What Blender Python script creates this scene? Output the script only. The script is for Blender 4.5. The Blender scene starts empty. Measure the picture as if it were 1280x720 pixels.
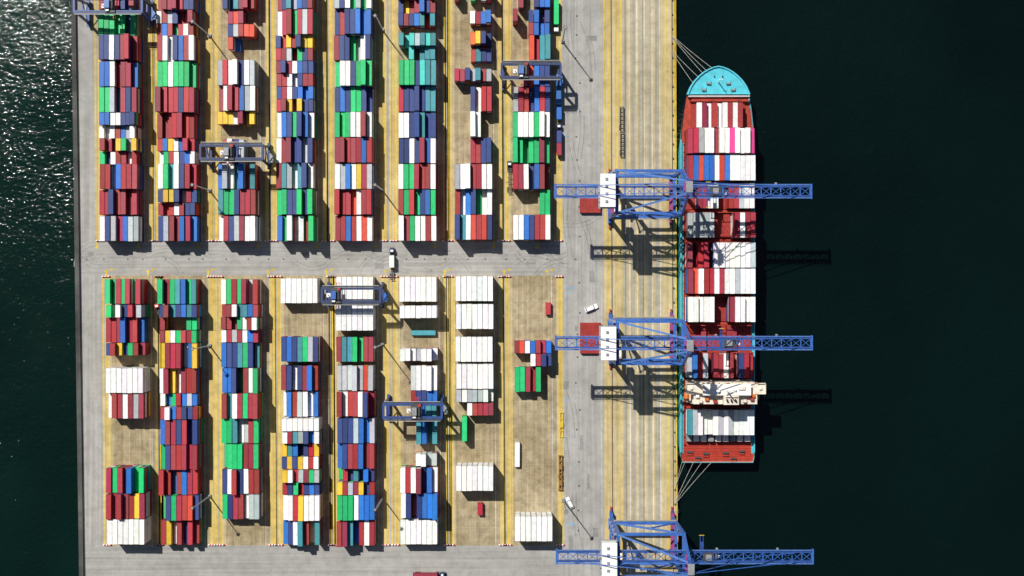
import bpy, math, random
import numpy as np
from mathutils import Vector
random.seed(11)
S=0.40; H=567.0
scene=bpy.context.scene
def W(px,py,h=0.0):
    k=1-h/H
    return ((px-640)*S*k,(360-py)*S*k)

# ------------------------------------------------------------ materials
def newmat(name):
    m=bpy.data.materials.new(name); m.use_nodes=True
    nt=m.node_tree; b=nt.nodes['Principled BSDF']
    return m,nt,b
def ramp(nt,src,p0,p1,c0,c1):
    r=nt.nodes.new('ShaderNodeValToRGB')
    r.color_ramp.elements[0].position=p0; r.color_ramp.elements[1].position=p1
    r.color_ramp.elements[0].color=(*c0,1); r.color_ramp.elements[1].color=(*c1,1)
    nt.links.new(src,r.inputs[0]); return r.outputs[0]
def noise(nt,co,scale,detail=4,rough=.6,stretch=None):
    n=nt.nodes.new('ShaderNodeTexNoise'); n.inputs['Scale'].default_value=scale
    n.inputs['Detail'].default_value=detail; n.inputs['Roughness'].default_value=rough
    if stretch:
        mp=nt.nodes.new('ShaderNodeMapping'); mp.inputs['Scale'].default_value=stretch
        nt.links.new(co,mp.inputs[0]); co=mp.outputs[0]
    nt.links.new(co,n.inputs['Vector']); return n.outputs['Fac']
def mul(nt,a,b,f=1.0,mode='MULTIPLY'):
    x=nt.nodes.new('ShaderNodeMix'); x.data_type='RGBA'; x.blend_type=mode
    if isinstance(f,(int,float)): x.inputs[0].default_value=f
    else: nt.links.new(f,x.inputs[0])
    for v,i in ((a,6),(b,7)):
        if isinstance(v,tuple): x.inputs[i].default_value=(*v,1)
        else: nt.links.new(v,x.inputs[i])
    return x.outputs[2]
def paint(name,col,rough=.5,metal=0,var=.3,scale=.6):
    m,nt,b=newmat(name)
    co=nt.nodes.new('ShaderNodeTexCoord').outputs['Object']
    n=noise(nt,co,scale,3); lo=1-var
    c=mul(nt,col,ramp(nt,n,.3,.65,(lo,lo*.97,lo*.93),(1,1,1)))
    nt.links.new(c,b.inputs['Base Color'])
    b.inputs['Roughness'].default_value=rough; b.inputs['Metallic'].default_value=metal
    return m
def pave(name,c1,c2,joint=None,streak=None,jd=.8,stain=.25,sk=.82,spots=True):
    m,nt,b=newmat(name)
    co=nt.nodes.new('ShaderNodeTexCoord').outputs['Object']
    base=ramp(nt,noise(nt,co,.035,5,.65),.36,.64,c1,c2)
    med=ramp(nt,noise(nt,co,.22,5,.7),.33,.58,(1-stain,)*3,(1,1,1))
    fine=ramp(nt,noise(nt,co,2.2,3,.7),.25,.7,(.88,.88,.88),(1.08,1.08,1.08))
    c=mul(nt,mul(nt,base,med),fine)
    if streak:
        st={'y':(.7,.010,1),'x':(.010,.7,1)}[streak]
        s=noise(nt,co,1.0,3,.6,st)
        c=mul(nt,c,ramp(nt,s,.36,.60,(sk,sk*.985,sk*.97),(1.05,1.05,1.05)))
    if spots:
        s=noise(nt,co,.33,3,.75)
        c=mul(nt,c,ramp(nt,s,.27,.34,(.6,.58,.55),(1,1,1)))
    if joint:
        br=nt.nodes.new('ShaderNodeTexBrick'); br.offset=0
        br.inputs['Scale'].default_value=1; br.inputs['Brick Width'].default_value=joint[0]
        br.inputs['Row Height'].default_value=joint[1]; br.inputs['Mortar Size'].default_value=joint[2]
        br.inputs['Mortar Smooth'].default_value=.3
        br.inputs['Color1'].default_value=(1,1,1,1); br.inputs['Color2'].default_value=(.965,.96,.955,1)
        br.inputs['Mortar'].default_value=(jd,jd,jd,1)
        nt.links.new(co,br.inputs['Vector']); c=mul(nt,c,br.outputs['Color'])
    nt.links.new(c,b.inputs['Base Color']); b.inputs['Roughness'].default_value=.85
    b.inputs['Specular IOR Level'].default_value=.25
    return m
M={}
M['conc']=pave('apron_concrete',(.335,.325,.30),(.415,.405,.38),(12,12,.06),'y',.86,.18,.85)
M['roadx']=pave('road_surface_ew',(.335,.325,.30),(.40,.39,.365),(14,10,.05),'x',.86,.18,.85)
M['yard']=pave('yard_paving',(.33,.26,.145),(.47,.39,.25),(2.62,6.3,.15),'y',1.18,.38,.82)
M['quay']=pave('quay_paving',(.49,.39,.19),(.59,.49,.29),(12,8,.06),'y',.88,.2)
M['run']=pave('runway_paving',(.56,.41,.13),(.65,.51,.20),(3,5,.05),'y',.88,.22)
M['yline']=pave('yellow_line_paint',(.64,.44,.035),(.76,.55,.06),None,'y',1,.4)
M['wline']=pave('white_line_paint',(.60,.60,.57),(.78,.78,.75),None,'y',1,.4)
M['bline']=pave('blue_line_paint',(.15,.4,.7),(.2,.5,.8),None,None,1,.5)
M['rail']=paint('rail_steel',(.13,.085,.055),.6,.3)
M['darkgr']=pave('grey_lane',(.37,.34,.25),(.47,.43,.33),(3,6,.06),'y')
M['wall']=pave('seawall_concrete',(.05,.05,.048),(.12,.12,.11),None,'y')
M['tyre']=pave('tyre_rubber_marks',(.24,.235,.22),(.31,.30,.285),None,None,1,.3)
M['patch']=pave('asphalt_patch',(.24,.235,.22),(.31,.30,.285),None,None,1,.3)
M['white']=paint('white_paint',(.84,.84,.82),.45,0,.10)
M['cream']=paint('cream_paint',(.80,.72,.60),.5,0,.25,.5)
M['blue']=paint('crane_blue',(.04,.14,.48),.42,0,.3)
M['dblue']=paint('crane_dark_blue',(.028,.08,.30),.42,0,.3)
M['lblue']=paint('mid_blue',(.08,.19,.50),.45)
M['navy']=paint('navy_paint',(.025,.05,.16),.5)
M['magenta']=paint('magenta_paint',(.34,.05,.22),.5)
M['dark']=paint('dark_rubber',(.018,.018,.018),.7)
M['grey']=paint('grey_steel',(.30,.31,.32),.5,.1)
M['dgrey']=paint('dark_steel',(.07,.075,.08),.5,.2)
M['red']=paint('red_paint',(.52,.035,.025),.5)
M['deck']=paint('deck_red',(.42,.038,.014),.6,0,.45,.35)
M['hatch']=paint('hatch_red',(.34,.020,.014),.6,0,.4,.3)
M['cyan']=paint('hull_cyan',(.09,.55,.66),.4,0,.2,.3)
M['orange']=paint('orange_paint',(.68,.16,.02),.5)
M['yellow']=paint('yellow_paint',(.72,.48,.03),.5)
M['green']=paint('green_paint',(.02,.38,.14),.5)
M['rope']=paint('rope',(.55,.52,.45),.8)
M['glass']=paint('dark_glass',(.02,.03,.04),.1)
M['tan']=paint('rust_brown',(.32,.16,.04),.7)
m,nt,b=newmat('container_paint')
at=nt.nodes.new('ShaderNodeAttribute'); at.attribute_name='Col'
co=nt.nodes.new('ShaderNodeTexCoord').outputs['Object']
c=mul(nt,at.outputs['Color'],ramp(nt,noise(nt,co,.45,4,.7),.30,.55,(.86,.84,.82),(1.05,1.05,1.05)))
c=mul(nt,c,ramp(nt,noise(nt,co,2.5,3,.7,(1.6,.3,1)),.28,.56,(.88,.87,.85),(1.05,1.05,1.05)))
rustm=ramp(nt,noise(nt,co,1.1,5,.75),.70,.75,(0,0,0),(.6,.6,.6))
c=mul(nt,c,(.25,.13,.07),rustm,'MIX')
nt.links.new(c,b.inputs['Base Color']); b.inputs['Roughness'].default_value=.5; b.inputs['Specular IOR Level'].default_value=.35
M['cont']=m
# water
m,nt,b=newmat('harbour_water')
co=nt.nodes.new('ShaderNodeTexCoord').outputs['Object']
sx=nt.nodes.new('ShaderNodeSeparateXYZ'); nt.links.new(co,sx.inputs[0])
mr=nt.nodes.new('ShaderNodeMapRange'); mr.inputs[1].default_value=-200; mr.inputs[2].default_value=60
nt.links.new(sx.outputs[0],mr.inputs[0])
c=mul(nt,(.0020,.0125,.0088),(.0014,.0060,.0056),mr.outputs[0],'MIX')
c=mul(nt,c,ramp(nt,noise(nt,co,.006,3),.35,.65,(.75,.75,.75),(1.25,1.25,1.25)))
nt.links.new(c,b.inputs['Base Color']); b.inputs['Roughness'].default_value=.065; b.inputs['IOR'].default_value=1.33
n1=noise(nt,co,.42,3,.60,(1,1.35,1)); n2=noise(nt,co,.10,2,.5); n3=noise(nt,co,.018,3,.6)
mq=nt.nodes.new('ShaderNodeMapRange'); mq.inputs[1].default_value=.35; mq.inputs[2].default_value=.65; mq.inputs[3].default_value=.8; mq.inputs[4].default_value=1.2
mm=nt.nodes.new('ShaderNodeMath'); mm.operation='MULTIPLY'
nt.links.new(n3,mq.inputs[0]); nt.links.new(n1,mm.inputs[0]); nt.links.new(mq.outputs[0],mm.inputs[1])
bp=nt.nodes.new('ShaderNodeBump'); bp.inputs['Strength'].default_value=1; bp.inputs['Distance'].default_value=.39
bp2=nt.nodes.new('ShaderNodeBump'); bp2.inputs['Strength'].default_value=1; bp2.inputs['Distance'].default_value=.45
nt.links.new(n2,bp2.inputs['Height']); nt.links.new(bp2.outputs[0],bp.inputs['Normal'])
nt.links.new(mm.outputs[0],bp.inputs['Height']); nt.links.new(bp.outputs[0],b.inputs['Normal'])
M['water']=m

# ------------------------------------------------------------ mesh builder
FQ=[(0,3,2,1),(4,5,6,7),(0,1,5,4),(1,2,6,5),(2,3,7,6),(3,0,4,7)]
class MB:
    def __init__(s): s.v=[];s.f=[];s.m=[];s.mats=[]
    def mi(s,k):
        if k not in s.mats: s.mats.append(k)
        return s.mats.index(k)
    def add(s,vs,fs,k):
        o=len(s.v); s.v+=[tuple(x) for x in vs]; i=s.mi(k)
        for f in fs: s.f.append(tuple(o+a for a in f)); s.m.append(i)
    def box(s,c,d,k,rz=0,taper=1):
        x,y,z=c; a,b_,h=d[0]/2,d[1]/2,d[2]/2; cs,sn=math.cos(rz),math.sin(rz); vs=[]
        for t,zz in ((1,-h),(taper,h)):
            for u,v in ((-a,-b_),(a,-b_),(a,b_),(-a,b_)):
                u*=t;v*=t
                vs.append((x+u*cs-v*sn,y+u*sn+v*cs,z+zz))
        s.add(vs,FQ,k)
    def beam(s,p,q,w,h,k):
        p=Vector(p);q=Vector(q);d=(q-p).normalized()
        up=Vector((0,0,1)) if abs(d.z)<.9 else Vector((0,1,0))
        r=d.cross(up).normalized(); u=r.cross(d).normalized()
        vs=[]
        for e in (p,q):
            for a,b_ in ((-1,-1),(1,-1),(1,1),(-1,1)): vs.append(e+r*a*w/2+u*b_*h/2)
        s.add(vs,[(0,1,2,3),(7,6,5,4),(0,4,5,1),(1,5,6,2),(2,6,7,3),(3,7,4,0)],k)
    def cyl(s,p,q,r0,r1,k,n=12):
        p=Vector(p);q=Vector(q);d=(q-p).normalized()
        up=Vector((0,0,1)) if abs(d.z)<.9 else Vector((0,1,0))
        r=d.cross(up).normalized(); u=r.cross(d).normalized(); vs=[]
        for e,rr in ((p,r0),(q,r1)):
            for i in range(n):
                t=2*math.pi*i/n; vs.append(e+r*rr*math.cos(t)+u*rr*math.sin(t))
        fs=[(i,(i+1)%n,n+(i+1)%n,n+i) for i in range(n)]
        fs+=[tuple(range(n-1,-1,-1)),tuple(range(n,2*n))]
        s.add(vs,fs,k)
    def prism(s,pts,z0,z1,k):
        n=len(pts); vs=[(x,y,z0) for x,y in pts]+[(x,y,z1) for x,y in pts]
        s.add(vs,[tuple(range(n-1,-1,-1)),tuple(range(n,2*n))]+[(i,(i+1)%n,n+(i+1)%n,n+i) for i in range(n)],k)
    def build(s,name,parent=None,loc=(0,0,0),bevel=0):
        me=bpy.data.meshes.new(name); me.from_pydata(s.v,[],s.f)
        for k in s.mats: me.materials.append(M[k])
        me.polygons.foreach_set('material_index',s.m); me.update()
        o=bpy.data.objects.new(name,me); scene.collection.objects.link(o); o.location=loc
        if parent: o.parent=parent
        if bevel:
            bm_=o.modifiers.new('b','BEVEL'); bm_.width=bevel; bm_.segments=2
        return o
def empty(name,loc,rz=0):
    e=bpy.data.objects.new(name,None); scene.collection.objects.link(e); e.location=loc; e.rotation_euler=(0,0,rz); return e
def sheet(name,pts,z,k):
    b_=MB(); b_.add([(x,y,z) for x,y in pts],[tuple(range(len(pts)))],k); return b_.build(name)
def rect(px0,py0,px1,py1,dx=0):
    a=W(px0,py0);b_=W(px1,py0);c_=W(px1+dx,py1);d=W(px0+dx,py1)
    return [d,c_,b_,a]
def multi(name,rects,z,k):
    b_=MB()
    for r in rects: b_.add([(x,y,z) for x,y in rect(*r)],[(0,1,2,3)],k)
    return b_.build(name)

# ------------------------------------------------------------ containers
COL={'R':(.30,.018,.032),'r':(.66,.065,.03),'W':(.86,.855,.82),'G':(.008,.46,.14),'B':(.016,.14,.50),'N':(.022,.045,.18),
 'g':(.42,.45,.47),'Y':(.78,.50,.035),'T':(.045,.25,.29),'K':(.04,.04,.045),'O':(.70,.15,.03),'P':(.68,.05,.25),'b':(.14,.40,.64),'A':(.05,.50,.43)}
def tmpl(L):
    bx=[]
    Wd=2.44
    bx.append(((0,0,1.30),(Wd-.08,L-.10,2.46),0))
    for sx in (-1,1):
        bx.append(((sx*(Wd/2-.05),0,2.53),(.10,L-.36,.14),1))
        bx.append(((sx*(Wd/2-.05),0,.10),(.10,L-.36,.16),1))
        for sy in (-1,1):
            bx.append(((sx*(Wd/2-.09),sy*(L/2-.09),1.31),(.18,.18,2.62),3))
    for sy in (-1,1): bx.append(((0,sy*(L/2-.07),2.50),(Wd-.37,.12,.16),1))
    for rx in (-.75,-.3,.3,.75): bx.append(((rx,-L/2+.03,1.3),(.05,.05,2.2),2))
    vs=[];fs=[];tag=[]
    for (c_,d,t) in bx:
        o=len(vs)
        for zz in (-1,1):
            for u,v in ((-1,-1),(1,-1),(1,1),(-1,1)):
                vs.append((c_[0]+u*d[0]/2,c_[1]+v*d[1]/2,c_[2]+zz*d[2]/2))
        for i,f in enumerate(FQ):
            fs.append([o+a for a in f]); tag.append(4 if (t==0 and i==1) else t)
    return np.array(vs),np.array(fs),np.array(tag)
T={40:tmpl(12.19),20:tmpl(6.06)}
class CS:
    def __init__(s): s.v=[];s.f=[];s.c=[];s.n=0
    def add(s,cx,cy,z,L,ch,hh,horiz=False):
        v,f,tag=T[L]; v=v.copy(); v[:,2]*=hh/2.62
        if random.random()<.5: v[:,:2]*=-1
        if horiz: v=v[:,[1,0,2]]*np.array([1,-1,1])
        a=random.gauss(0,.0035); ca,sa=math.cos(a),math.sin(a)
        x=v[:,0]*ca-v[:,1]*sa; y=v[:,0]*sa+v[:,1]*ca
        v=np.stack([x+cx,y+cy,v[:,2]+z],1)
        base=np.array(COL[ch])
        j=random.uniform(.75,1.22) if ch not in 'W' else random.uniform(.84,1.04)
        base=base*j*np.array([random.uniform(.94,1.06) for _ in range(3)])
        if ch=='R': base=base*np.array([random.uniform(.85,1.35),random.uniform(.8,2.0),random.uniform(.6,1.8)])
        fade=random.uniform(0,.06)
        roof=base*(1-fade)+np.array((.34,.33,.32))*fade
        colr=np.zeros((len(f),4)); colr[:,3]=1
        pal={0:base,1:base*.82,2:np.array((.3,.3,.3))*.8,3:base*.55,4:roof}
        for t,cc in pal.items(): colr[tag==t,:3]=np.clip(cc,0,.9)
        s.v.append(v); s.f.append(f+s.n); s.c.append(colr); s.n+=len(v)
    def build(s,name,parent=None):
        v=np.concatenate(s.v); f=np.concatenate(s.f); c_=np.concatenate(s.c)
        me=bpy.data.meshes.new(name)
        me.vertices.add(len(v)); me.vertices.foreach_set('co',v.ravel())
        me.loops.add(f.size); me.loops.foreach_set('vertex_index',f.ravel().astype(np.int32))
        me.polygons.add(len(f)); me.polygons.foreach_set('loop_start',np.arange(0,f.size,4,dtype=np.int32))
        me.polygons.foreach_set('loop_total',np.full(len(f),4,dtype=np.int32))
        me.update(calc_edges=True)
        me.shade_flat()
        a=me.attributes.new('Col','FLOAT_COLOR','FACE'); a.data.foreach_set('color',c_.ravel())
        me.materials.append(M['cont'])
        o=bpy.data.objects.new(name,me); scene.collection.objects.link(o)
        if parent: o.parent=parent
        return o
PITCH=2.62
ORD='RRRRrNNBWWGgYTR'
def bayrow(y_seen,kind,st,xl_seen,cur,base=None):
    L=40 if kind==4 else 20
    allw=set(st)<=set('W')
    if base is None: base=random.choice([3,4,4,4,3]) if not allw else random.choice([3,4])
    if '.' in st: base=min(base,3)
    hseen=base*2.7
    x0,y0=W(xl_seen,y_seen,hseen)
    y0=min(y0,cur-.24)
    ln=12.19 if L==40 else 6.06
    cs=CS(); cnt=0
    for i,ch in enumerate(st):
        if ch=='.': continue
        n=base
        if not allw:
            r=random.random()
            n=base+(1 if r<.10 else 0)-(1 if r>.82 else 0)-(1 if r>.96 else 0)
            n=max(1,min(5,n))
        z=0.012; sy=random.gauss(0,.06)
        for t in range(n):
            top=(t==n-1)
            cc=ch if top or allw else random.choice(ORD+ch*4)
            hh=2.9 if (random.random()<.35 or allw) else 2.59
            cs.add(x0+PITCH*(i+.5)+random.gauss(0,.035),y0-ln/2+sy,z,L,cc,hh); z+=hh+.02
        cnt+=1
    if cnt: cs.build('container_stack')
    return y0-ln
top={0:(124,[(-86,4,'RNRWBR'),(-53,4,'RRGRNW'),(-20,4,'RRBRNN'),(12,4,'GGGGGN'),(43,4,'NNWNRR'),(77,4,'BBWRRR'),(109,4,'GGgGRN'),(140,2,'BBWWNN'),(156,2,'WWWRBg'),(172,2,'RRRYGg'),(188,2,'GNWRRW'),(204,4,'RRWBRR'),(237,4,'RRNRRR'),(270,4,'WNgRBg')]),
1:(196.5,[(-68,4,'BRRWNg'),(-35,4,'GRRNRW'),(-4,2,'RRRRRN'),(12,2,'WRgNRR'),(28,2,'RBRGRW'),(44,4,'RWWNBR'),(77,4,'GGWGGG'),(109,4,'RRRRNR'),(141,4,'RRRRRR'),(172,2,'RBYWBR'),(188,2,'WGRWNB'),(204,4,'WGTWNR'),(237,2,'NYYNWR'),(253,2,'RRRWRN'),(270,4,'NgRRBR')]),
2:(272,[(-60,4,'RNgBRR'),(-20,4,'.NNTRR'),(14,2,'..RrR.'),(29,2,'..NgRr'),(45,2,'..rB..'),(75,4,'gRWWNW'),(107,4,'RWRRBg'),(139,2,'YYYWRY'),(174,4,'.RWNg.'),(205,4,'BgWTBR'),(237,4,'TGGNRR'),(270,4,'WRNgRW')]),
3:(345,[(-53,4,'RNGWBR'),(-21,4,'RNTgBN'),(11,4,'WRRGRg'),(43,2,'NRYRNY'),(59,2,'RRgRGN'),(75,2,'RNRWBN'),(91,2,'RRWWNR'),(107,2,'NRWNBB'),(123,2,'RRYRYN'),(140,4,'WBNGNB'),(172,4,'WRRNNg'),(204,4,'RTgWTN'),(237,4,'GGNNGN'),(270,4,'BGWgWR')]),
4:(418,[(-53,4,'NBRWGR'),(-21,4,'gNWGgG'),(11,4,'NRNNBB'),(43,4,'RNNGgW'),(76,4,'GWWNGG'),(108,4,'NBNGGN'),(140,4,'GGGWWR'),(172,4,'RRRRRB'),(205,4,'WgBWYR'),(237,4,'RRRrWR'),(270,4,'RRBRWr')]),
5:(498,[(-66,4,'BNRWGR'),(-33,4,'YBRRGW'),(-1,2,'NYRRBN'),(11,2,'NRNBTR'),(41,2,'TAAgTA'),(57,2,'..A.TT'),(75,4,'GGGNAT'),(108,4,'RNNNNT'),(141,4,'WWNNTN'),(172,4,'NNWNRB'),(205,4,'WGGRRR'),(237,4,'RGRGNB'),(270,4,'WRGWWR')]),
6:(568,[(-60,4,'...RWB'),(-15,2,'R..G.g'),(14,2,'...WRB'),(40,2,'...OYN'),(60,2,'...RTN'),(86,2,'RRNgTR'),(108,4,'...NWR'),(140,4,'...WW.'),(172,4,'...RRN'),(205,4,'gWWRRW'),(237,4,'RWBNGW'),(268,4,'NTWrRr')]),
7:(641,[(-60,4,'R.NR..'),(-22,4,'.R..NB'),(12,2,'R..NBN'),(28,2,'...RBB'),(44,4,'...rRT'),(77,4,'..RrBN'),(108,4,'gRRNBR'),(140,4,'GWWWGW'),(171,4,'GGGGGR'),(205,4,'RRWNBR'),(237,4,'.....G'),(268,4,'WWBNRR')])}
bot={0:(133,[(349,4,'GGRGRG'),(381,2,'GgWNRR'),(397,4,'RRRBRR'),(428,2,'NRYNGR'),(460,4,'WWWWWW'),(492,4,'WRRWRg'),(585,4,'RGRRBG'),(617,4,'RRRRRY'),(649,4,'WWWWWW')]),
1:(200,[(349,4,'GRGTBG'),(381,2,'NRTNBT'),(397,2,'R....G'),(413,2,'RYWGRR'),(428,4,'YRRRWB'),(460,4,'WRYWRR'),(492,2,'WBGRBg'),(508,2,'RWBRNN'),(524,4,'BRRNRN'),(555,4,'GNRRRR'),(586,4,'RRBRBR'),(617,4,'GNGRRr'),(649,4,'RYWRNR')]),
2:(277,[(349,4,'WGRGRg'),(380,2,'RRWTTB'),(396,2,'RRRGWR'),(412,2,'WRgRWB'),(428,4,'BNNTGN'),(460,4,'BBNGRW'),(492,4,'RTWRGR'),(523,4,'GGTWgR'),(555,4,'GGGGRR'),(586,4,'NWRNWR'),(617,4,'GNRRWg')]),
3:(352,[(348,4,'WWWWWW'),(421,4,'NBNTGg'),(457,4,'RNWNRB'),(490,4,'WBRgWW'),(523,2,'WWWWWW'),(539,2,'WRTgNB'),(555,2,'YTBNNR'),(570,2,'NYNYWR'),(586,2,'YWRgRG'),(601,2,'RNGRNB'),(617,4,'WWRYWW'),(649,4,'BNWTRW')]),
4:(421,[(346,4,'WWWWWW'),(382,4,'WWWWWW'),(421,4,'RTTGGR'),(457,4,'gggggr'),(490,4,'RWRRWN'),(523,4,'NNNgBB'),(555,4,'BNRRBR'),(586,2,'GRNTNB'),(602,2,'YRgRYN'),(618,4,'GGGWBB'),(651,4,'RRTBRW')]),
5:(500,[(346,4,'WWWWWW'),(382,2,'WWWWWW'),(436,2,'WWWgWW'),(457,4,'..gWWW'),(488,2,'..RNNB'),(505,2,'...RBT'),(524,4,'...TBT'),(567,2,'...WWg'),(585,4,'WRWRNB'),(617,4,'WNRNBB'),(649,4,'WWWWWW')]),
6:(570,[(345,4,'WWWWWW'),(380,4,'WWWWWW'),(421,4,'WWWWWW'),(455,4,'WWWWWW'),(487,2,'gWgggW'),(504,2,'..WRRR'),(521,4,'.G....'),(582,4,'WWWWWW'),(629,2,'...R..')]),
7:(643,[(378,2,'.....R'),(426,2,'RrWBRR'),(442,2,'...WRN'),(459,4,'GRRG..'),(553,4,'W.....'),(645,4,'WWWWWW')])}
for blk,mid in ((top,150),(bot,515)):
    for ci,(xl,rows) in blk.items():
        cur=1e9
        for (y,kd,st) in rows:
            if '.' in st: st7=st[:-1]+st[-1]*2 if st[-1]!='.' or st[0]=='.' else st[0]+st
            else: st7=st+random.choice(st)
            if y in (378,553,629): st7=st+'.' if st[0]!='.' else '.'+st
            bs=1 if y in (378,553,629) else None
            cur=bayrow(y,kd,st7,xl+(y-mid)*.007*(1-ci*.1)+random.uniform(-.5,.5),cur,bs)
cs=CS(); x,y=W(529,416,3); cs.add(x,y,.012,40,'T',2.59,True); cs.build('shipping_container')

# ------------------------------------------------------------ ground / water
sheet('water',[(-6000,-6000),(6000,-6000),(6000,6000),(-6000,6000)],-3.5,'water')
def LX(y): return 91+10*y/720.
def RX(y): return 843+4*y/720.
Y0,Y1=-700,1420
b_=MB(); p=[W(LX(Y1),Y1),W(RX(Y1),Y1),W(RX(Y0),Y0),W(LX(Y0),Y0)]
b_.prism(p,-9,0,'conc'); b_.build('quay_ground')
b_=MB()
b_.prism([W(LX(Y1)-1,Y1),W(LX(Y1)+4.5,Y1),W(LX(Y0)+4.5,Y0),W(LX(Y0)-1,Y0)],-9,1.3,'wall')
b_.prism([W(LX(Y1)+4.55,Y1),W(LX(Y1)+5.4,Y1),W(LX(Y0)+5.4,Y0),W(LX(Y0)+4.55,Y0)],-.1,.5,'conc')
b_.build('sea_wall')
b_=MB()
b_.prism([W(RX(Y1)-1.2,Y1),W(RX(Y1)+.3,Y1),W(RX(Y0)+.3,Y0),W(RX(Y0)-1.2,Y0)],-2,.25,'yline')
b_.build('quay_kerb')
multi('road',[(99,302.5,698,344.5,0)],.004,'roadx'); multi('road',[(101,682,698,742,0)],.004,'roadx')
multi('quay_pavement',[(752,Y0,840,Y1,6)],.004,'quay')
ys=[];rs=[];yl=[];gl=[];wl=[]
for ci in range(8):
    for blk,(a,e),dx in ((top,(-300,302.5),2.5),(bot,(344.5,682),2)):
        xl=blk[ci][0]; k=1/1.019; x=640+(xl-640)*k-(1 if a<0 else 1); wdt=46.5
        if a<0: x-=2*(1-ci*.1)
        x2=x+wdt
        ys.append((x-2,a,x2+6,e,dx))
        rs.append((x-13,a,x-4,e,dx)); rs.append((x2+8,a,x2+15,e,dx))
        for o in (-14,-8.9,-3.2): yl.append((x+o,a,x+o+.9,e,dx))
        for o in (7,11.5,): yl.append((x2+o,a,x2+o+.8,e,dx))
        gl.append((x-11.9,a,x-10.2,e,dx))
        wl.append((x2+.8,a,x2+1.3,e,dx))
multi('yard_pavement',ys,.008,'yard'); multi('crane_runway_pavement',rs,.012,'run')
multi('yellow_lane_lines',yl,.016,'yline'); multi('runway_groove_lane',gl,.020,'darkgr'); multi('white_slot_lines',wl,.016,'wline')
q=[];qy=[];qr=[];qg=[]
for xx in (784,793.5,803,812.5,822): q.append((xx,Y0,xx+.8,Y1,6))
for xx in (753,757.5,768,773,831,842): qy.append((xx,Y0,xx+1.1,Y1,6))
for xx in (762,838): qr.append((xx-.6,Y0,xx+.6,Y1,6))
for xx in (776,786,796,806,816): qg.append((xx,Y0,xx+5.5,Y1,6))
multi('lane_pavement',qg,.008,'darkgr')
multi('white_lane_lines',q,.012,'wline'); multi('yellow_lane_lines',qy,.012,'yline')
b_=MB()
for r in qr: b_.prism(rect(*r),.006,.05,'rail')
for xx in (779,801): b_.prism(rect(xx,Y0,xx+.5,Y1,6),.010,.03,'rail')
b_.build('crane_rails')
multi('road_edge_line',[(750.8,Y0,751.4,Y1,1.4),(700.5,345,700.9,682,0),(700,-200,700.4,300,0)],.008,'yline')
rr=random.Random(5)
pt=[]
for i in range(22):
    px=rr.uniform(103,690) if i<12 else rr.uniform(704,744); py=rr.uniform(308,338) if i<12 else rr.uniform(5,700)
    pt.append((px,py,px+rr.uniform(3,14),py+rr.uniform(2,6) if i<12 else py+rr.uniform(6,22),0))
for i,p_ in enumerate(pt): pass
multi('road_repair_patches',pt[:8]+pt[12:20],.0056,'patch')
b_=MB()
for i in range(24):
    x,y=W(722+rr.uniform(-3,3),15+i*31+rr.uniform(-6,6)); b_.box((x,y,.012),(.8,.8,.02),'dgrey')
    x,y=W(108+i*25+rr.uniform(-5,5),324); b_.box((x,y,.012),(.7,.7,.02),'dgrey')
b_.build('manhole_covers')
ar=MB()
def arrow(px,py,ang,sz=3.0,k='yline'):
    x,y=W(px,py); pts=[(-.2,-1),(.2,-1),(.2,.2),(.6,.2),(0,1),(-.6,.2),(-.2,.2)]
    c0,s0=math.cos(ang),math.sin(ang)
    ar.add([(x+sz*(u*c0-v*s0),y+sz*(u*s0+v*c0),.014) for u,v in pts],[tuple(range(7))],k)
for px in (133,185,260,335,408,482,556,630,684):
    arrow(px,341,0,1.8); arrow(px-12,307,math.pi,1.8)
    arrow(px+7,337,math.pi/2,1.3)
for (px,py) in ((711,360),(716,360),(711,366),(712,655),(717,655),(707,170),(708,500)): arrow(px,py,1.0,1.0,'bline')
ar.build('road_arrows')
b_=MB()
def arc(px,py,r,a0,a1,w=.35,z=.0065):
    cx,cy=W(px,py); n=24; vs=[]
    for i in range(n+1):
        t=math.radians(a0+(a1-a0)*i/n)
        for r2 in (r-w/2,r+w/2): vs.append((cx+r2*math.cos(t),cy+r2*math.sin(t),z))
    b_.add(vs,[(2*i,2*i+2,2*i+3,2*i+1) for i in range(n)],'tyre')
zz=.0062
marks=[(690,285,14,200,300),(712,300,12,170,270),(700,362,13,80,175),(560,350,11,20,100),(480,350,12,60,160),(200,350,10,20,110),(270,296,9,190,270),(715,230,20,250,330),(735,470,18,90,190),(725,650,16,180,280),(120,330,9,90,190),(640,690,12,20,120),(330,690,11,20,100)]
for i in range(14): marks.append((rr.uniform(110,700),rr.choice([300,352]),rr.uniform(9,15),0,0))
for (px,py,r,a0,a1) in marks:
    if a0==a1: a0=rr.uniform(200,260) if py<320 else rr.uniform(20,90); a1=a0+rr.uniform(40,80)
    arc(px,py,r,a0,a1,.35,zz); zz+=.00002
    arc(px,py,r+1.9,a0+4,a1-3,.35,zz); zz+=.00002
for i in range(10):
    px=rr.uniform(704,742); py=rr.uniform(0,640); r=rr.uniform(60,120); a0=rr.uniform(-12,8)+(0 if i%2 else 180)
    arc(px+(-r/S if i%2 else r/S),py,r,a0,a0+rr.uniform(12,24),.4,zz); zz+=.00002; arc(px+(-r/S if i%2 else r/S),py,r+2,a0,a0+14,.4,zz); zz+=.00002
b_.build('tyre_marks')
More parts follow.
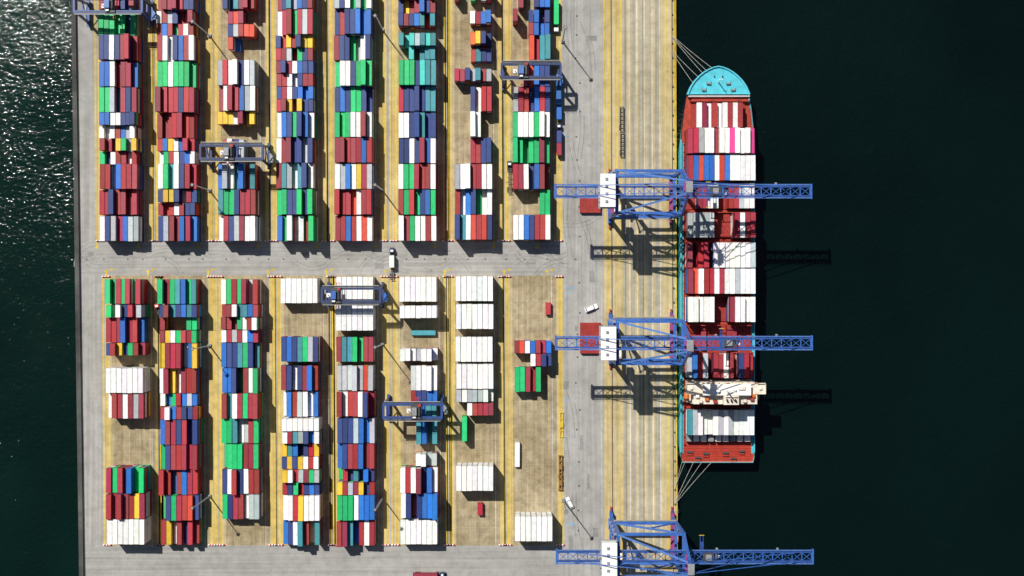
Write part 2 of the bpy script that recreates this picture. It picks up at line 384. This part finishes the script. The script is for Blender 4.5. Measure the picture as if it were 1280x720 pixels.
def barrier(px,py,L=4.2):
    b_=MB(); n=6; pr=[(-.4,0),(.4,0),(.4,.2),(.15,.5),(.12,1.0),(-.12,1.0),(-.15,.5),(-.4,.2)]
    for i in range(n):
        x0=-L/2+L*i/n; x1=x0+L/n
        vs=[(x0,a,c_) for a,c_ in pr]+[(x1,a,c_) for a,c_ in pr]; m_=8
        b_.add(vs,[tuple(range(m_)),tuple(range(2*m_-1,m_-1,-1))]+[(j,m_+j,m_+(j+1)%m_,(j+1)%m_) for j in range(m_)],'red' if i%2 else 'white')
    x,y=W(px,py); b_.build('striped_barrier',None,(x,y,.022))
for ci in range(8):
    xt=640+(top[ci][0]-640)/1.019; xb=640+(bot[ci][0]-640)/1.019
    for xx,yy in ((xt+.5,301),(xb-1,345.8),(xb+.5,681)):
        barrier(xx-8.5,yy); barrier(xx+57,yy)

# ------------------------------------------------------------ lamp masts
def mast(px,py,h=31):
    x,y=W(px,py); e=empty('floodlight_mast',(x,y,.014))
    b_=MB(); b_.cyl((0,0,0),(0,0,h),.34,.16,'grey',10); b_.box((0,0,.5),(1.6,1.6,1.0),'grey')
    b_.build('pole',e)
    b_=MB(); b_.cyl((0,0,h-.3),(0,0,h+.1),.6,.6,'grey',12)
    for i in range(6):
        t=i*math.pi/3; b_.box((.85*math.cos(t),.85*math.sin(t),h-.35),(.4,.4,.4),'dgrey',t)
    b_.build('lamp_head',e)
    b_=MB()
    for i in range(int(h/1.2)): b_.box((.5,0,1+i*1.15),(.1,.5,.06),'grey')
    b_.build('ladder',e)
for px,py in ((262,45),(478,38),(703,52),(262,238),(478,238),(262,432),(478,430),(262,620),(478,622),(704,625)): mast(px,py)

# ------------------------------------------------------------ RTG cranes
def rtg(xl,xr,yc,col='dblue',tro=.5,trc='white',girc=None,sep=3.2):
    h=19.5; girc=girc or col
    (x0,y0),(x1,_)=W(xl,yc,h),W(xr,yc,h); cx=(x0+x1)/2; sp=(x1-x0)/2-1
    e=empty('gantry_crane',(cx,y0,.024))
    b_=MB()
    for sy in (-1,1):
        b_.box((0,sy*sep,h-.9),(2*sp+2,1.2,1.7),girc)
        b_.box((0,sy*(sep+1.1),h-.1),(2*sp+1,.8,.06),'dgrey')
        for i in range(13): b_.box((-sp+i*sp/6,sy*(sep+1.5),h+.45),(.06,.06,1.0),'grey')
        b_.beam((-sp,sy*(sep+1.5),h+.95),(sp,sy*(sep+1.5),h+.95),.10,.08,'white')
        b_.box((0,sy*sep,h+.03),(2*sp,.18,.14),'dgrey')
    for sx in (-1,1): b_.box((sx*(sp+.6),0,h-.9),(1.0,2*sep-1.22,1.5),girc)
    b_.build('girders',e)
    b_=MB()
    for sx in (-1,1):
        for sy in (-1,1): b_.beam((sx*sp,sy*sep,h-1.76),(sx*sp,sy*4.6,2.6),1.0,1.0,col)
        b_.box((sx*sp,0,2.0),(1.3,13,1.2),col)
        b_.beam((sx*sp,-3.7,9.5),(sx*sp,3.7,9.5),.6,.6,col)
        b_.beam((sx*sp,-4.2,3),(sx*sp,3.4,9.2),.35,.35,col)
    b_.build('legs',e)
    b_=MB()
    for sx in (-1,1):
        for sy in (-5.6,-3.8,3.8,5.6): b_.cyl((sx*sp-.45,sy,.8),(sx*sp+.45,sy,.8),.8,.8,'dark',14)
    b_.build('wheels',e)
    b_=MB(); tx=-sp+4+tro*(2*sp-8)
    b_.box((tx,0,h+.5),(5.0,2*sep+1.2,.5),'dgrey'); b_.box((tx-.9,0,h+1.6),(2.4,3.8,1.7),trc)
    b_.cyl((tx+1.5,-2.2,h+1.4),(tx+1.5,2.2,h+1.4),.6,.6,'dgrey'); b_.box((tx+1.6,2.9,h+1.2),(1.3,1,1),'red'); b_.box((tx-.9,-2.8,h+1.1),(1.5,.9,.8),'white')
    b_.build('trolley',e)
    b_=MB(); b_.box((tx-3.9,0,h-3.2),(1.9,2.0,2.4),'white'); b_.box((tx-3.9,0,h-3.4),(1.96,2.06,1.1),'glass'); b_.box((tx-3.9,0,h-.95),(.3,.3,2.0),'grey'); b_.build('operator_cab',e)
    b_=MB(); zs=13.5
    for a in (-1,1):
        for c_ in (-1,1): b_.beam((tx+a*1.2,c_*2,h),(tx+a*.9,c_*1.6,zs),.06,.06,'dark')
    b_.box((tx,0,zs-.3),(1.6,6,.6),'red')
    for c_ in (-1,1): b_.box((tx,c_*5.9,zs-.4),(2.4,.3,.4),'red')
    for c_ in (-.6,.6): b_.box((tx+c_,0,zs-.35),(.25,11.5,.3),'red')
    b_.build('spreader',e)
    b_=MB(); b_.box((sp+1.6,-1,2.2),(2,4.5,2.4),trc); b_.box((-sp-1.3,2,2.0),(1.4,3,2.2),'grey'); b_.cyl((sp+1.6,-2,3.4),(sp+1.6,-2,4.6),.2,.2,'dark'); b_.build('power_unit',e)
rtg(91,178,6,'dblue',.55,'lblue','dblue')
rtg(249,329,190,'navy',.45,'grey','navy')
rtg(626,702,88,'navy',.3,'lblue','navy')
rtg(401,476,369,'navy',.12,'blue','navy')
rtg(478,553,514,'dblue',.6,'grey','dblue')

# ------------------------------------------------------------ STS cranes
def sts(py_seen,trx=32):
    yc=W(0,py_seen,42)[1]; xc=W(800+(py_seen-360)*.004,0)[0]
    e=empty('quay_crane',(xc,yc,.052)); a=15.2; hy=9.8; zg=41.5
    b_=MB()
    for sx in (-1,1):
        for sy in (-1,1):
            b_.box((sx*a,sy*hy,(4+zg)/2),(1.6,1.5,zg-4),'blue')
        b_.box((sx*a,0,3.2),(1.7,2*hy+5,1.6),'blue' if sx<0 else 'magenta')
        b_.box((sx*a,0,zg-.6),(1.5,2*hy-1.52,1.6),'blue')
        b_.box((sx*a,0,15),(1.3,2*hy-1.52,1.6),'magenta' if sx<0 else 'blue')
    for sy in (-1,1):
        b_.box((0,sy*hy,15),(2*a-1.62,1.5,1.9),'blue')
        b_.box((0,sy*hy,zg-1),(2*a-1.62,1.2,1.4),'blue')
        b_.beam((-a+.6,sy*hy,16),(a-.6,sy*hy,zg-2.2),.9,.9,'lblue')
        b_.beam((a-.6,sy*hy,16),(0,sy*hy,28.3),.6,.6,'blue')
        b_.box((0,sy*(hy+1.2),16),(2*a,.8,.08),'grey')
        b_.beam((-a,sy*(hy+1.6),17),(a,sy*(hy+1.6),17),.07,.07,'yellow')
    b_.build('portal_frame',e)
    b_=MB()
    for sx in (-1,1):
        for sy in (-1,1):
            for k in range(4):
                y=sy*(hy-3+k*2.0); b_.box((sx*a,y,1.5),(.9,1.7,1.0),'magenta' if k%2 else 'dgrey')
                b_.cyl((sx*a-.25,y,.5),(sx*a+.25,y,.5),.45,.45,'dark',10)
            b_.box((sx*a,sy*hy,2.2),(1.2,6.5,.6),'dblue')
            b_.box((sx*a,sy*(hy+4.7),1.2),(.8,.8,.8),'red')
    b_.build('bogies',e)
    b_=MB(); x0,x1=-43.5,74; g=2.15
    for sy in (-1,1):
        b_.box(((x0+17.8)/2,sy*g,zg+1.1),(17.8-x0,.75,1.9),'dblue')
        b_.box(((18.2+x1)/2,sy*g,zg+1.1),(x1-18.2,.75,1.9),'dblue')
        b_.box(((x0+x1)/2,sy*(g+.85),zg+2.0),(x1-x0,.5,.06),'lblue')
        b_.beam((x0,sy*(g+1.1),zg+3.1),(x1,sy*(g+1.1),zg+3.1),.1,.1,'lblue')
        n=int((x1-x0)/3)
        for i in range(n+1): b_.box((x0+i*3,sy*(g+1.1),zg+2.55),(.08,.08,1.1),'lblue')
    n=int((x1-x0)/4.5)
    for i in range(n+1):
        x=x0+.3+i*4.5; b_.box((x,0,zg+1.6),(.42,2*g-.77,.5),'blue')
        if i<n:
            s1=1 if i%2 else -1
            b_.beam((x+.2,s1*(g-.45),zg+1.9),(x+4.3,-s1*(g-.45),zg+1.9),.22,.2,'blue')
            b_.beam((x+.2,-s1*(g-.45),zg+1.6),(x+4.3,s1*(g-.45),zg+1.6),.22,.2,'blue')
    b_.box((x1+.4,0,zg+1.2),(.8,2*g+2.6,1.6),'blue'); b_.box((x0-.4,0,zg+1.2),(.8,2*g+2.6,1.6),'blue')
    for fx in (30,58): b_.box((fx,g+1.6,zg+1.8),(1.0,.7,.7),'grey')
    b_.build('boom',e)
    b_=MB(); b_.box((-20,0,zg+5.1),(6.6,14.8,4.6),'white'); b_.box((-20,0,zg+7.5),(7.0,15.2,.2),'white')
    b_.box((-20,0,zg+2.5),(8.0,16,.3),'grey')
    for sy in (-5,-1.5,2,5.2): b_.box((-20.6,sy,zg+7.9),(1.1,1.1,.5),'grey')
    for sy in (-4.5,0,4.5): b_.box((-16.68,sy,zg+5.1),(.06,1.6,1.2),'glass')
    b_.build('machinery_house',e)
    b_=MB(); ap=(a-1,66)
    for sy in (-1,1):
        b_.beam((a,sy*hy,zg+.3),(ap[0],sy*2.6,ap[1]),1.1,1.1,'blue')
        b_.beam((ap[0],sy*2.6,ap[1]),(-a,sy*hy,zg+.3),.8,.8,'lblue')
        for xx in (40,68): b_.beam((ap[0],sy*2.2,ap[1]),(xx,sy*g,zg+2.2),.3,.3,'blue')
        b_.beam((ap[0],sy*2.2,ap[1]),(-38,sy*g,zg+2.2),.3,.3,'blue')
        b_.beam((a,sy*8.4,zg+6),(a,sy*3.0,zg+6),.5,.5,'blue')
    b_.box((ap[0],0,ap[1]+.3),(1.8,7.2,1.2),'dblue'); b_.box((ap[0],0,55),(.8,7.5,.8),'magenta')
    b_.box((ap[0]+.2,0,ap[1]+1.2),(3,5,.1),'grey')
    b_.build('a_frame',e)
    b_=MB(); b_.box((trx,0,zg+2.7),(5,4.2,.7),'dgrey'); b_.box((trx,0,zg+3.5),(2.6,2.6,1.0),'grey')
    b_.box((trx+4.5,0,zg-2.2),(2.6,2.4,2.6),'white'); b_.box((trx+4.7,0,zg-2.4),(2.5,2.46,1.4),'glass'); b_.box((trx+3.8,0,zg+.2),(.3,2,2.2),'grey')
    zs=26
    for q1 in (-1,1):
        for q2 in (-1,1): b_.beam((trx+q1*1.2,q2*1.6,zg+2.4),(trx+q1*.9,q2*1.6,zs),.06,.06,'dark')
    b_.box((trx,0,zs-.3),(1.8,6,.7),'dblue')
    for q1 in (-.7,.7): b_.box((trx+q1,0,zs-.4),(.3,12,.3),'dblue')
    for q1 in (-6,6): b_.box((trx,q1,zs-.5),(2.4,.3,.4),'yellow')
    b_.build('trolley',e)
    b_=MB()
    for i in range(8):
        z=5+i*4.4; s1=1 if i%2 else -1
        b_.beam((-a-1.4,-s1*2+hy-2,z),(-a-1.4,s1*2+hy-2,z+4.4),.7,.12,'lblue'); b_.box((-a-1.4,s1*2+hy-2,z+4.4),(1.2,1.2,.1),'grey')
    b_.cyl((a+1.6,0,6),(a+2.2,0,6),2.2,2.2,'orange',20); b_.box((-a+2.4,-hy+3.5,17),(3,4,2.4),'white')
    b_.build('stairs_and_cable_reel',e)
sts(239.5,30); sts(428.5,36); sts(695,26)

def hatch(px,py):
    x,y=W(px,py); b_=MB()
    for i in range(3):
        z=.3+i*.85; b_.box((i*.12,0,z),(10,7.4,.6),'hatch')
        for k in range(6): b_.box((-4.4+k*1.76+i*.12,0,z+.33),(.16,7.2,.08),'deck')
        for k in (-1,0,1): b_.box((i*.12,k*2.6,z+.36),(9.8,.14,.1),'red')
    b_.build('hatch_cover',None,(x,y,.03))
hatch(737,257);hatch(737.5,412.5);hatch(737.5,432.2)
# ------------------------------------------------------------ vehicles
def truck(px,py,ang,cab='blue',load=None,L=40):
    x,y=W(px,py); e=empty('container_truck',(x,y,.03),ang)
    b_=MB()
    b_.box((0,8.2,1.9),(2.4,2.0,2.2),cab,0,.92); b_.box((0,9.15,2.2),(2.1,.25,1.0),'glass'); b_.box((0,7.2,1.0),(2.3,5.2,.5),'dgrey')
    b_.box((0,9.0,1.0),(2.4,.7,.9),cab); b_.box((0,8.1,3.06),(1.4,1.0,.15),'white'); b_.box((-1.0,6.8,2.4),(.25,.25,2.2),'grey')
    b_.build('tractor',e,bevel=.06)
    b_=MB()
    for sx in (-.45,.45): b_.box((sx,-.3,1.25),(.3,12.4,.35),'dgrey')
    for yy in (-6.2,-3.6,-1,1.6,4.2,5.8): b_.box((0,yy,1.46),(2.4,.3,.12),'dgrey')
    b_.build('trailer',e)
    b_=MB()
    for yy in (8.5,5.6,-3.6,-4.9):
        for sx in (-1,1): b_.cyl((sx*.8,yy,.52),(sx*1.2,yy,.52),.52,.52,'dark',14)
    b_.build('wheels',e)
    if load:
        cs=CS()
        if L==40: cs.add(0,-.3,1.54,40,load,2.59)
        else:
            cs.add(0,2.8,1.54,20,load,2.59)
            if L==21: cs.add(0,-3.4,1.54,20,random.choice('RBW'),2.59)
        cs.build('load',e)
truck(698,117,0,'blue','B'); truck(698.5,150,0,'navy','B',20); truck(698.5,179,0,'navy','N',21)
truck(637,226,0,'navy',None); truck(490.5,334,0,'navy','W',20); truck(203,402,.25,'red',None)
truck(533,717.5,-math.pi/2,'navy','R'); truck(695,18,math.pi,'white','G')
def trailer(px,py,ang=0,k='dgrey'):
    x,y=W(px,py); b_=MB()
    for sx in (-.9,.9): b_.box((sx,0,1.1),(.35,12.2,.4),k)
    for i in range(7): b_.box((0,-5.9+i*1.96,1.12),(1.42,.4,.3),k)
    for yy in (-4.8,-3.5):
        for sx in (-1,1): b_.cyl((sx*.9,yy,.5),(sx*1.25,yy,.5),.5,.5,'dark',12)
    for sx in (-.8,.8): b_.box((sx,4,.45),(.2,.2,.9),'dgrey')
    o=b_.build('skeletal_trailer',None,(x,y,.014)); o.rotation_euler=(0,0,ang)
for i,yy in enumerate((149,181)): trailer(777+(i%2)*.6,yy)
def spreader(px,py,k,n=1,L=12.2):
    x,y=W(px,py); b_=MB()
    for j in range(n):
        z=.5+j*.9
        for sx in (-.7,.7): b_.box((sx,0,z),(.35,L,.4),k)
        for yy in (-L/2,L/2): b_.box((0,yy,z-.1),(2.4,.35,.45),k)
        b_.box((0,0,z+.3),(1.7,2.6,.7),k)
        for yy in (-3,3): b_.box((0,yy,z),(1.05,.5,.3),k)
    b_.build('container_spreader',None,(x,y,.01))
spreader(702,531,'yellow',1); spreader(700.5,583,'tan',2,11); spreader(700.5,603,'tan',2,7)
def car(px,py,ang,k='white'):
    x,y=W(px,py); e=empty('parked_car' ,(x,y,.014),ang)
    b_=MB(); b_.prism([(-.95,-2.6),(.95,-2.6),(1.0,-1.5),(1.0,1.7),(.85,2.6),(-.85,2.6),(-1.0,1.7),(-1,-1.5)],.35,1.05,k)
    b_.box((0,-.5,1.42),(1.75,3.3,.72),k,0,.84); b_.build('body',e,bevel=.07)
    b_=MB(); b_.box((0,-.5,1.36),(1.80,3.42,.40),'glass',0,.90); b_.build('windows',e)
    b_=MB()
    for yy in (-1.6,1.65):
        for sx in (-1,1): b_.cyl((sx*.72,yy,.36),(sx*1.0,yy,.36),.36,.36,'dark',14)
    b_.build('wheels',e)
    return e
c1=car(739,385,math.radians(-68)); c1.scale=(1.25,1.3,1.2)
car(712,628,math.radians(28)).scale=(1.1,1.15,1.15)

# ------------------------------------------------------------ bollards / fenders
b_=MB()
for i in range(-10,60):
    py=i*18; x,y=W(RX(py)-3,py); b_.cyl((x,y,0.01),(x,y,.55),.28,.22,'dgrey',8); b_.cyl((x,y,.55),(x,y,.75),.42,.42,'dgrey',8)
b_.build('mooring_bollards')
b_=MB()
for i in range(-10,60):
    py=i*18+9; x,y=W(RX(py)+.35,py); b_.box((x+.4,y,-1.6),(.7,2.2,2.4),'dark')
b_.build('quay_fenders')

# ------------------------------------------------------------ ship
ship=empty('container_ship',(0,0,0)); CX=894.2
def SP(dx,py):
    k=1/1.009; return ((CX-640+dx)*S,(360-py)*S*k)
dk=[(0,84),(6,85.2),(12,87.6),(18,91),(24,95.8),(30,102),(35,109.5),(39,119),(42,137),(44.5,160),(46,185),(46,560),(45.5,572),(44,578)]
wt=[(0,96),(2.2,98),(4.5,102),(8,107),(12,112),(17,119),(23,128),(30,139),(37,153),(42,170),(45.5,190),(45.5,555),(44,565),(40,570)]
b_=MB()
def ring(lst,z,sc=1.0):
    l=[(-a*sc,y) for a,y in lst[::-1]]+[(a*sc,y) for a,y in lst[1:]]
    return [(*SP(a,y),z) for a,y in l]
def lerp(t): return [((1-t)*w[0]+t*d[0],(1-t)*w[1]+t*d[1]) for w,d in zip(wt,dk)]
levels=[(0,-8,'hatch'),(0.02,-3.1,'hatch'),(.15,-2.4,'cyan'),(.6,1,'cyan'),(1,6.1,'cyan')]
rings=[ring(lerp(t),z) for t,z,_ in levels]; n=len(rings[0])
for i in range(len(rings)-1):
    fs=[(j,(j+1)%n,n+(j+1)%n,n+j) for j in range(n)]
    b_.add(rings[i]+rings[i+1],fs,levels[i+1][2])
b_.build('hull',ship)
b_=MB(); dr=ring([(a*.992,y+.3) for a,y in dk],5.0); b_.add(dr,[tuple(range(n))],'deck'); b_.build('main_deck',ship)
fo=[q_ for q_ in dk if q_[1]<123]
def fpoly(sc,yo):
    l=[(-a*sc,y+yo) for a,y in fo[::-1]]+[(a*sc,y+yo) for a,y in fo[1:]]; return [SP(a,y) for a,y in l]
b_=MB(); outp=fpoly(1,0); inn=fpoly(.955,1.3)[0:]
b_.prism(outp[::-1],6.1,8.0,'cyan')
k_=len(outp); vs=[(x,y,8.0) for x,y in outp]+[(x,y,8.9) for x,y in outp]+[(x,y,8.9) for x,y in inn]+[(x,y,8.02) for x,y in inn]
b_.add(vs,[(i,i+1,k_+i+1,k_+i) for i in range(k_-1)]+[(k_+i,k_+i+1,2*k_+i+1,2*k_+i) for i in range(k_-1)]+[(2*k_+i,2*k_+i+1,3*k_+i+1,3*k_+i) for i in range(k_-1)],'cyan')
b_.build('forecastle',ship)
b_=MB()
for dx_,yy in ((-12,106),(12,106),(-18,114),(18,114)):
    x,y=SP(dx_,yy); b_.cyl((x-1.0,y,8.7),(x+1.0,y,8.7),.55,.55,'grey',12); b_.box((x,y+1,8.4),(2.4,1,.7),'cyan')
x,y=SP(0,104); b_.cyl((x,y,8),(x,y,17),.3,.18,'white',8); b_.box((x,y,15),(2.0,.25,.25),'white')
for dx_ in (-5,5):
    x,y=SP(dx_,97); b_.cyl((x,y,8),(x,y,8.8),.35,.35,'dgrey',8)
x,y=SP(0,122.5); b_.box((x,y,9.4),(30,.4,2.8),'white')
b_.build('mooring_winches_and_foremast',ship)
bays=[(128,'..WRWRWWRWR..',2),(159.5,'RRgWWRWWPWWWP',4),(194,'RBrBBWrBWWWWW',4),(229,'..RRWW..RRgWW',3),(265.5,'ggggg....RWRR',4),(303,'R.RR.WWWWWWWg',4),(335,'RrWRRWRWWgWWW',4),(371,'WWWWW...RWWWW',4),(407,'...R....RR...',1),(441.5,'gBRg.RRWR.NRR',3)]
bd=MB(); lb=MB(); cs=CS(); cur=1e9
cxw=(CX-640)*S
def shipbay(y,st,n):
    global cur
    hh=7+2.65*n; x0,y0=W(0,y,hh); y0=min(y0,cur-.45); cur=y0-12.19
    yc=y0-6.1
    bd.box((cxw,yc,6.0),(32.6 if y>=159 else 26,12.2,1.96),'hatch')
    for k in range(5): bd.box((cxw-13+k*6.5,yc,7.0),(.25,11.8,.14),'deck')
    for k in (-1,0,1): bd.box((cxw,yc+k*4.5,7.09),(31 if y>=159 else 25,.2,.06),'deck')
    for i,ch in enumerate(st):
        if ch=='.': continue
        m_=max(1,n-(1 if random.random()<.10 else 0)); z=7.16
        for t in range(m_):
            h1=2.9 if random.random()<.3 else 2.59
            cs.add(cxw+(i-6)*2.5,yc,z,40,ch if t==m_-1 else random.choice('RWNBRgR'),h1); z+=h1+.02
    return y0
edges=[]
for (y,st,n_) in bays: edges.append(shipbay(y,st,n_))
for i,yb in enumerate(edges):
    if i>=2:
        for dx_ in (-16,-8,0,8,16): lb.box((cxw+dx_,yb+.25,9.5),(.35,.3,8.6),'deck')
        lb.box((cxw,yb+.25,13.9),(33,.34,.3),'deck')
for i in range(2,len(edges)):
    g0=edges[i-1]-12.19; g1=edges[i]
    if g0-g1>1.0: lb.box((cxw,(g0+g1)/2,6.6),(33,(g0-g1)*.6,3),'deck')
shipbay(512.5,'TgWWWWgWgWWWW',3)
bd.build('hatch_covers',ship); lb.build('lashing_bridges',ship); cs.build('deck_containers',ship)
b_=MB()
for sx in (-1,1):
    x=SP(sx*45.3,0)[0]
    b_.beam((x,SP(0,175)[1],6.3),(x,SP(0,565)[1],6.3),.5,.6,'cyan')
    b_.box((SP(sx*43.6,0)[0],(SP(0,180)[1]+SP(0,565)[1])/2,5.03),(1.3,(565-180)*S,.04),'cyan')
    for i in range(40): b_.box((x-sx*1.6,SP(0,180+i*9.6)[1],6),(.6,.5,1.8),'deck')
b_.build('side_rails',ship)
b_=MB(); yT=W(0,478,30)[1]; yB=W(0,509,30)[1]; yc=(yT+yB)/2; dep=yT-yB
for i in range(7):
    z=5+i*3.1; w_=31-(i*.35); d_=dep-1.6-(.25*i)
    b_.box((cxw,yc,z+1.5),(w_,d_,2.9),'cream'); b_.box((cxw,yc,z+3.0),(w_+1.4,d_+.9,.18),'cream')
    for k in range(14):
        b_.box((cxw-w_/2+1.6+k*(w_-3)/13,yc+d_/2+.03,z+1.8),(.9,.06,.9),'glass'); b_.box((cxw-w_/2+1.6+k*(w_-3)/13,yc-d_/2-.03,z+1.8),(.9,.06,.9),'glass')
zt=26.9
b_.box((cxw,yT-3.2,zt+.2),(38,5.4,.35),'cream')
for sx in (-1,1):
    b_.box((cxw+sx*17,yT-.7,zt+.9),(4,.15,1.1),'cream'); b_.box((cxw+sx*18.9,yT-3.2,zt+.9),(.15,5.2,1.1),'cream'); b_.box((cxw+sx*17,yT-5.7,zt+.9),(4,.15,1.1),'cream')
    b_.box((cxw+sx*16.5,yT-3,zt+1),(1,1,1.1),'white')
    b_.beam((cxw+sx*15,yT-3,zt-6),(cxw+sx*18.5,yT-3,zt-.2),.5,.5,'cream')
b_.box((cxw,yT-3.4,zt+2),(22,4.8,3.1),'cream'); b_.box((cxw,yT-.97,zt+2.3),(21,.1,1.1),'glass'); b_.box((cxw,yT-3.4,zt+3.7),(22.8,5.4,.25),'white')
b_.build('superstructure',ship)
b_=MB()
b_.box((cxw-7,yT-3.6,zt+4.3),(2.4,2.4,1),'white'); b_.box((cxw+7,yT-2.6,zt+4.2),(3,1.6,.8),'cream')
b_.cyl((cxw,yT-4,zt+3.8),(cxw,yT-4,zt+12),.4,.25,'cream',10); b_.box((cxw,yT-4,zt+9),(6,.35,.35),'cream'); b_.box((cxw,yT-3,zt+7.5),(4,.4,.35),'white',.4)
b_.cyl((cxw-4.5,yT-3.6,zt+4),(cxw-4.5,yT-3.6,zt+5.6),.9,.9,'white',12); b_.cyl((cxw+3.6,yT-3.4,zt+4),(cxw+3.6,yT-3.4,zt+5.2),.7,.5,'white',12)
b_.box((cxw+2,yB+3.6,zt+.6),(7,4.6,6),'cream'); b_.box((cxw+2,yB+3.6,zt+3.7),(7.2,4.8,.3),'cream')
for q1 in (-2,0,2): b_.cyl((cxw+2+q1,yB+3.6,zt+3.8),(cxw+2+q1,yB+3.0,zt+5.2),.45,.45,'dark',10)
for q1,q2,kk in ((-12,2,'cream'),(-9,3,'orange'),(9,2.2,'cream'),(12.5,3,'deck'),(-13.5,4.4,'white'),(13,4.6,'orange'),(-5,1.8,'deck')): b_.box((cxw+q1,yB+q2+.6,zt+.5),(1.6,1.4,1.8),kk)
for sx in (-1,1):
    b_.cyl((cxw+sx*17,yB+3,17),(cxw+sx*17,yB+9.5,17),1.35,1.35,'orange',12); b_.cyl((cxw+sx*17,yB+9.5,17),(cxw+sx*17,yB+10.8,17),1.35,.3,'orange',12); b_.cyl((cxw+sx*17,yB+1.7,17),(cxw+sx*17,yB+3,17),.3,1.35,'orange',12)
    for q1 in (3,9): b_.beam((cxw+sx*15.5,yB+q1,14.5),(cxw+sx*17.4,yB+q1,19),.3,.3,'white')
b_.build('funnel_mast_and_lifeboats',ship)
b_=MB(); x,y=SP(0,545)
for k in range(9): b_.box((cxw-14.5+k*3.6,y-.5,6.9),(2.6,3.4,3.6+random.random()),'white' if k%3 else 'grey')
for dx_,yy in ((-34,565),(-14,567),(10,566),(30,564),(-24,572),(20,573)):
    x,y=SP(dx_,yy); b_.cyl((x-1.3,y,5.8),(x+1.3,y,5.8),.55,.55,'dgrey',12); b_.box((x,y-1.2,5.4),(3.0,.8,.8),'deck')
for k in range(12):
    x,y=SP(-40+k*7.3,577); b_.box((x,y,5.6),(.15,.15,1.2),'cream')
b_.beam((*SP(-43,577),6.2),(*SP(43,577),6.2),.12,.12,'cream')
for k in range(6):
    x,y=SP(0,557+k*3.2); b_.box((x,y,5.12),(34,.3,.2),'red')
b_.build('stern_deck_fittings',ship)
def line(a,za,c_,zc):
    b_=MB(); p=Vector((*a,za)); q_=Vector((*c_,zc)); N=10; prev=p
    for i in range(1,N+1):
        t=i/N; cur_=p.lerp(q_,t); cur_.z-=.9*4*t*(1-t); b_.cyl(prev,cur_,.09,.09,'rope',6); prev=cur_
    b_.build('mooring_line')
for (bx_,by_,qy) in ((-14,91,46),(-19,94,47),(-24,99,64),(-8,87,45),(-31,106,66)): line(SP(bx_,by_),9.0,W(RX(qy)-3,qy),.6)
for (bx_,by_,qy) in ((-40,577,610),(-30,578,628),(-20,578,629),(-8,578,630),(-43,574,612)): line(SP(bx_,by_),6.0,W(RX(qy)-3,qy),.6)

# ------------------------------------------------------------ light, sky, camera
d=Vector((50,-67,0)).normalized(); el=math.radians(52)
dirv=Vector((d.x*math.cos(el),d.y*math.cos(el),-math.sin(el)))
L=bpy.data.lights.new('sun','SUN'); L.energy=5.0; L.angle=math.radians(.5); L.color=(1,.97,.92)
so=bpy.data.objects.new('sun',L); scene.collection.objects.link(so); so.rotation_euler=dirv.to_track_quat('-Z','Y').to_euler(); so.location=(-100,100,300)
w=bpy.data.worlds.new('World'); scene.world=w; w.use_nodes=True; nt=w.node_tree
sk=nt.nodes.new('ShaderNodeTexSky'); sk.sky_type='NISHITA'; sk.sun_disc=False; sk.sun_elevation=el; sk.sun_rotation=math.atan2(-d.x,-d.y)
bg=nt.nodes['Background']; bg.inputs[1].default_value=.05; nt.links.new(sk.outputs[0],bg.inputs[0])
scene.view_settings.view_transform='Standard'; scene.view_settings.look='None'; scene.view_settings.exposure=0
cam=bpy.data.cameras.new('cam'); co_=bpy.data.objects.new('cam',cam); scene.collection.objects.link(co_)
co_.location=(0,0,H); cam.sensor_width=36; cam.lens=36*H/(1280*S); cam.clip_end=20000; cam.clip_start=1
scene.camera=co_
